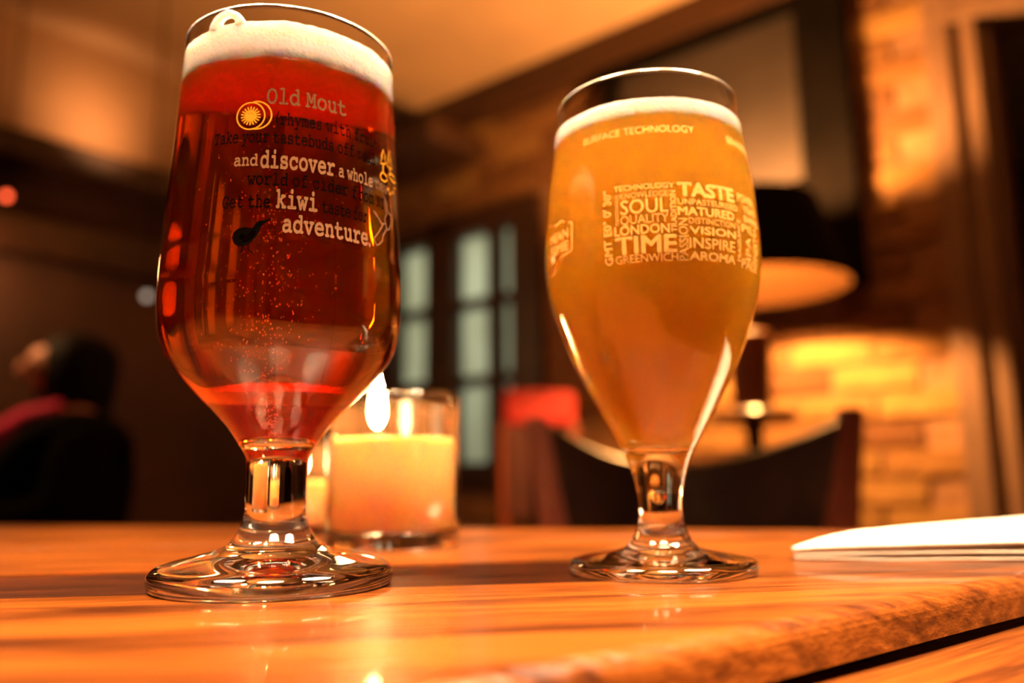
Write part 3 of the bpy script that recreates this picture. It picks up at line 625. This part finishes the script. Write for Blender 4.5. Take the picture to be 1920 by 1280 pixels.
# local axes: the body faces -x
bod = skin('body', [(0, 0, .50), (-.01, 0, .66), (-.02, 0, .80), (-.01, 0, .90), (-.02, 0, .985), (-.03, 0, 1.04), (-.035, 0, 1.10), (-.04, 0, 1.155),
                    (-.01, -.17, .875), (-.06, -.22, .68), (-.27, -.16, .66), (-.34, -.13, .665), (-.01, .17, .875), (-.06, .22, .68), (-.27, .16, .66), (-.34, .13, .665),
                    (-.02, -.09, .49), (-.40, -.10, .48), (-.40, -.10, .08), (-.50, -.10, .05), (-.02, .09, .49), (-.40, .10, .48), (-.40, .10, .08), (-.50, .10, .05)],
           [(0, 1), (1, 2), (2, 3), (3, 4), (4, 5), (5, 6), (6, 7), (3, 8), (8, 9), (9, 10), (10, 11), (3, 12), (12, 13), (13, 14), (14, 15), (0, 16), (16, 17), (17, 18), (18, 19), (0, 20), (20, 21), (21, 22), (22, 23)],
           [(.13, .15), (.11, .13), (.12, .15), (.09, .11), .05, (.072, .085), (.078, .098), (.055, .075), .062, .045, .033, .030, .062, .045, .033, .030, .085, .06, .045, .04, .085, .06, .045, .04], M['skin'], pe)
fc = bmesh.new(); lathe_bm(spline([(0, 0), (.010, .004), (.012, .016), (.006, .036), (0, .042)], 3), 10, bm=fc, c=(-.128, 0, 1.055)); bm_obj('nose', fc, M['skin'], bod, smooth=True)
for sy in (-1, 1):
    e = bmesh.new(); bmesh.ops.create_uvsphere(e, u_segments=10, v_segments=6, radius=.011, matrix=Matrix.Translation((-.112, sy*.031, 1.085))); bm_obj('eye', e, M['eye'], bod, smooth=True)
    e = bmesh.new(); bmesh.ops.create_uvsphere(e, u_segments=10, v_segments=6, radius=1, matrix=Matrix.Translation((-.03, sy*.078, 1.075)) @ Matrix.Diagonal((.018, .008, .03, 1))); bm_obj('ear', e, M['skin'], bod, smooth=True)
    hv, he, hr = [(-.33, sy*.13, .665), (-.385, sy*.125, .66)], [(0, 1)], [.026, .034]
    for j in range(4):
        k = len(hv); y = sy*.125+(j-1.5)*.018; L = (.028, .034, .031, .024)[j]
        hv += [(-.41, y, .658), (-.41-L, y, .650), (-.41-L*1.7, y, .636)]; he += [(1, k), (k, k+1), (k+1, k+2)]; hr += [.010, .009, .007]
    k = len(hv); hv += [(-.375, sy*.125-sy*.035, .665), (-.40, sy*.125-sy*.052, .655)]; he += [(0, k), (k, k+1)]; hr += [.011, .008]
    skin('hand', hv, he, hr, M['skin'], bod, 1)
hb = bmesh.new(); bmesh.ops.create_uvsphere(hb, u_segments=24, v_segments=16, radius=1)
for q in hb.verts:
    c = q.co; x = c.x; low = c.z < -.1
    q.co = Vector((-.012+c.x*.108*(0.80 if x < 0 else 1), c.y*.100, 1.10 + c.z*(.085 if c.z > 0 else .27)))
    if x < -.15 and c.z < .45: q.co.x = -.055+.02*c.z
    q.co += Vector((1, 1, 0))*.006*noise.noise(q.co*60)
bm_obj('hair', hb, M['hair'], pe, smooth=True)
skin('coat', [(0, 0, .47), (-.01, 0, .66), (-.02, 0, .80), (-.01, 0, .895), (-.02, 0, .965), (-.01, -.175, .88), (-.06, -.23, .68), (-.25, -.165, .665), (-.01, .175, .88), (-.06, .23, .68), (-.25, .165, .665), (-.02, -.09, .48), (-.37, -.10, .475), (-.02, .09, .48), (-.37, .10, .475)],
     [(0, 1), (1, 2), (2, 3), (3, 4), (3, 5), (5, 6), (6, 7), (3, 8), (8, 9), (9, 10), (0, 11), (11, 12), (0, 13), (13, 14)],
     [(.15, .19), (.14, .17), (.15, .19), (.11, .14), (.075, .08), .082, .062, .048, .082, .062, .048, .10, .08, .10, .08], M['coat'], pe)
sc_ = [(.078*math.cos(a)-.025, .095*math.sin(a), .965+.022*math.cos(a)) for a in [math.radians(105+150*k/14) for k in range(15)]]
bm = tube_bm(sc_, .026, 10); tube_bm([(-.10, .03, .945), (-.150, .07, .90), (-.185, .10, .82), (-.19, .12, .74)], [.03, .036, .036, .028], 10, bm); bm_obj('scarf', bm, M['scarf'], pe, smooth=True)
for sy in (-1, 1):
    b = bmesh.new(); add_box(b, Vector((-.455, sy*.10, .04)), (.25, .085, .08), 0, .02); bm_obj('shoe', b, M['coat'], pe)
bn = empty('bench', (-1.25, 2.36, 0), 'dark wooden bench the person in the black coat sits on', 'bench', rz=math.radians(38))
box('bench_seat', (.0, 0, .345), (.36, .60, .04), M['darkwood'], bn)
for sx in (-1, 1):
    for sy in (-1, 1): box('leg', (sx*.14, sy*.25, .1625), (.05, .05, .325), M['darkwood'], bn)

# ================================================================== SMALL LIGHTS FAR BEHIND
def bulb_light(name, loc, r, color, st, label, drop):
    root = empty(name, loc, label, 'light'); 
    b = bmesh.new(); bmesh.ops.create_uvsphere(b, u_segments=14, v_segments=8, radius=r); bm_obj('bulb', b, emitter(name+'_glow', color, st), root, smooth=True)
    bm_obj('cable', tube_bm([(0, 0, r*.9), (0, 0, drop)], .0025, 6), M['black'], root)
bulb_light('red_lamp', (-1.43, 2.23, 1.585), .010, (1, .10, .03), 5, 'small glowing red lamp hanging at the far left', CEIL-1.585)
bulb_light('white_lamp', (-1.0, 2.2, 1.284), .010, (.55, .42, .32), 1.6, 'small pale lamp hanging beside the cider glass', CEIL-1.284)
bulb_light('amber_lamp', (1.938, 3.1, 1.315), .016, (1, .42, .10), 3, 'upper amber bulb hanging in the room beyond the door', CEIL-1.315)
bulb_light('amber_lamp', (1.933, 3.12, 1.232), .013, (1, .35, .08), 2, 'lower amber bulb hanging in the room beyond the door', CEIL-1.232)
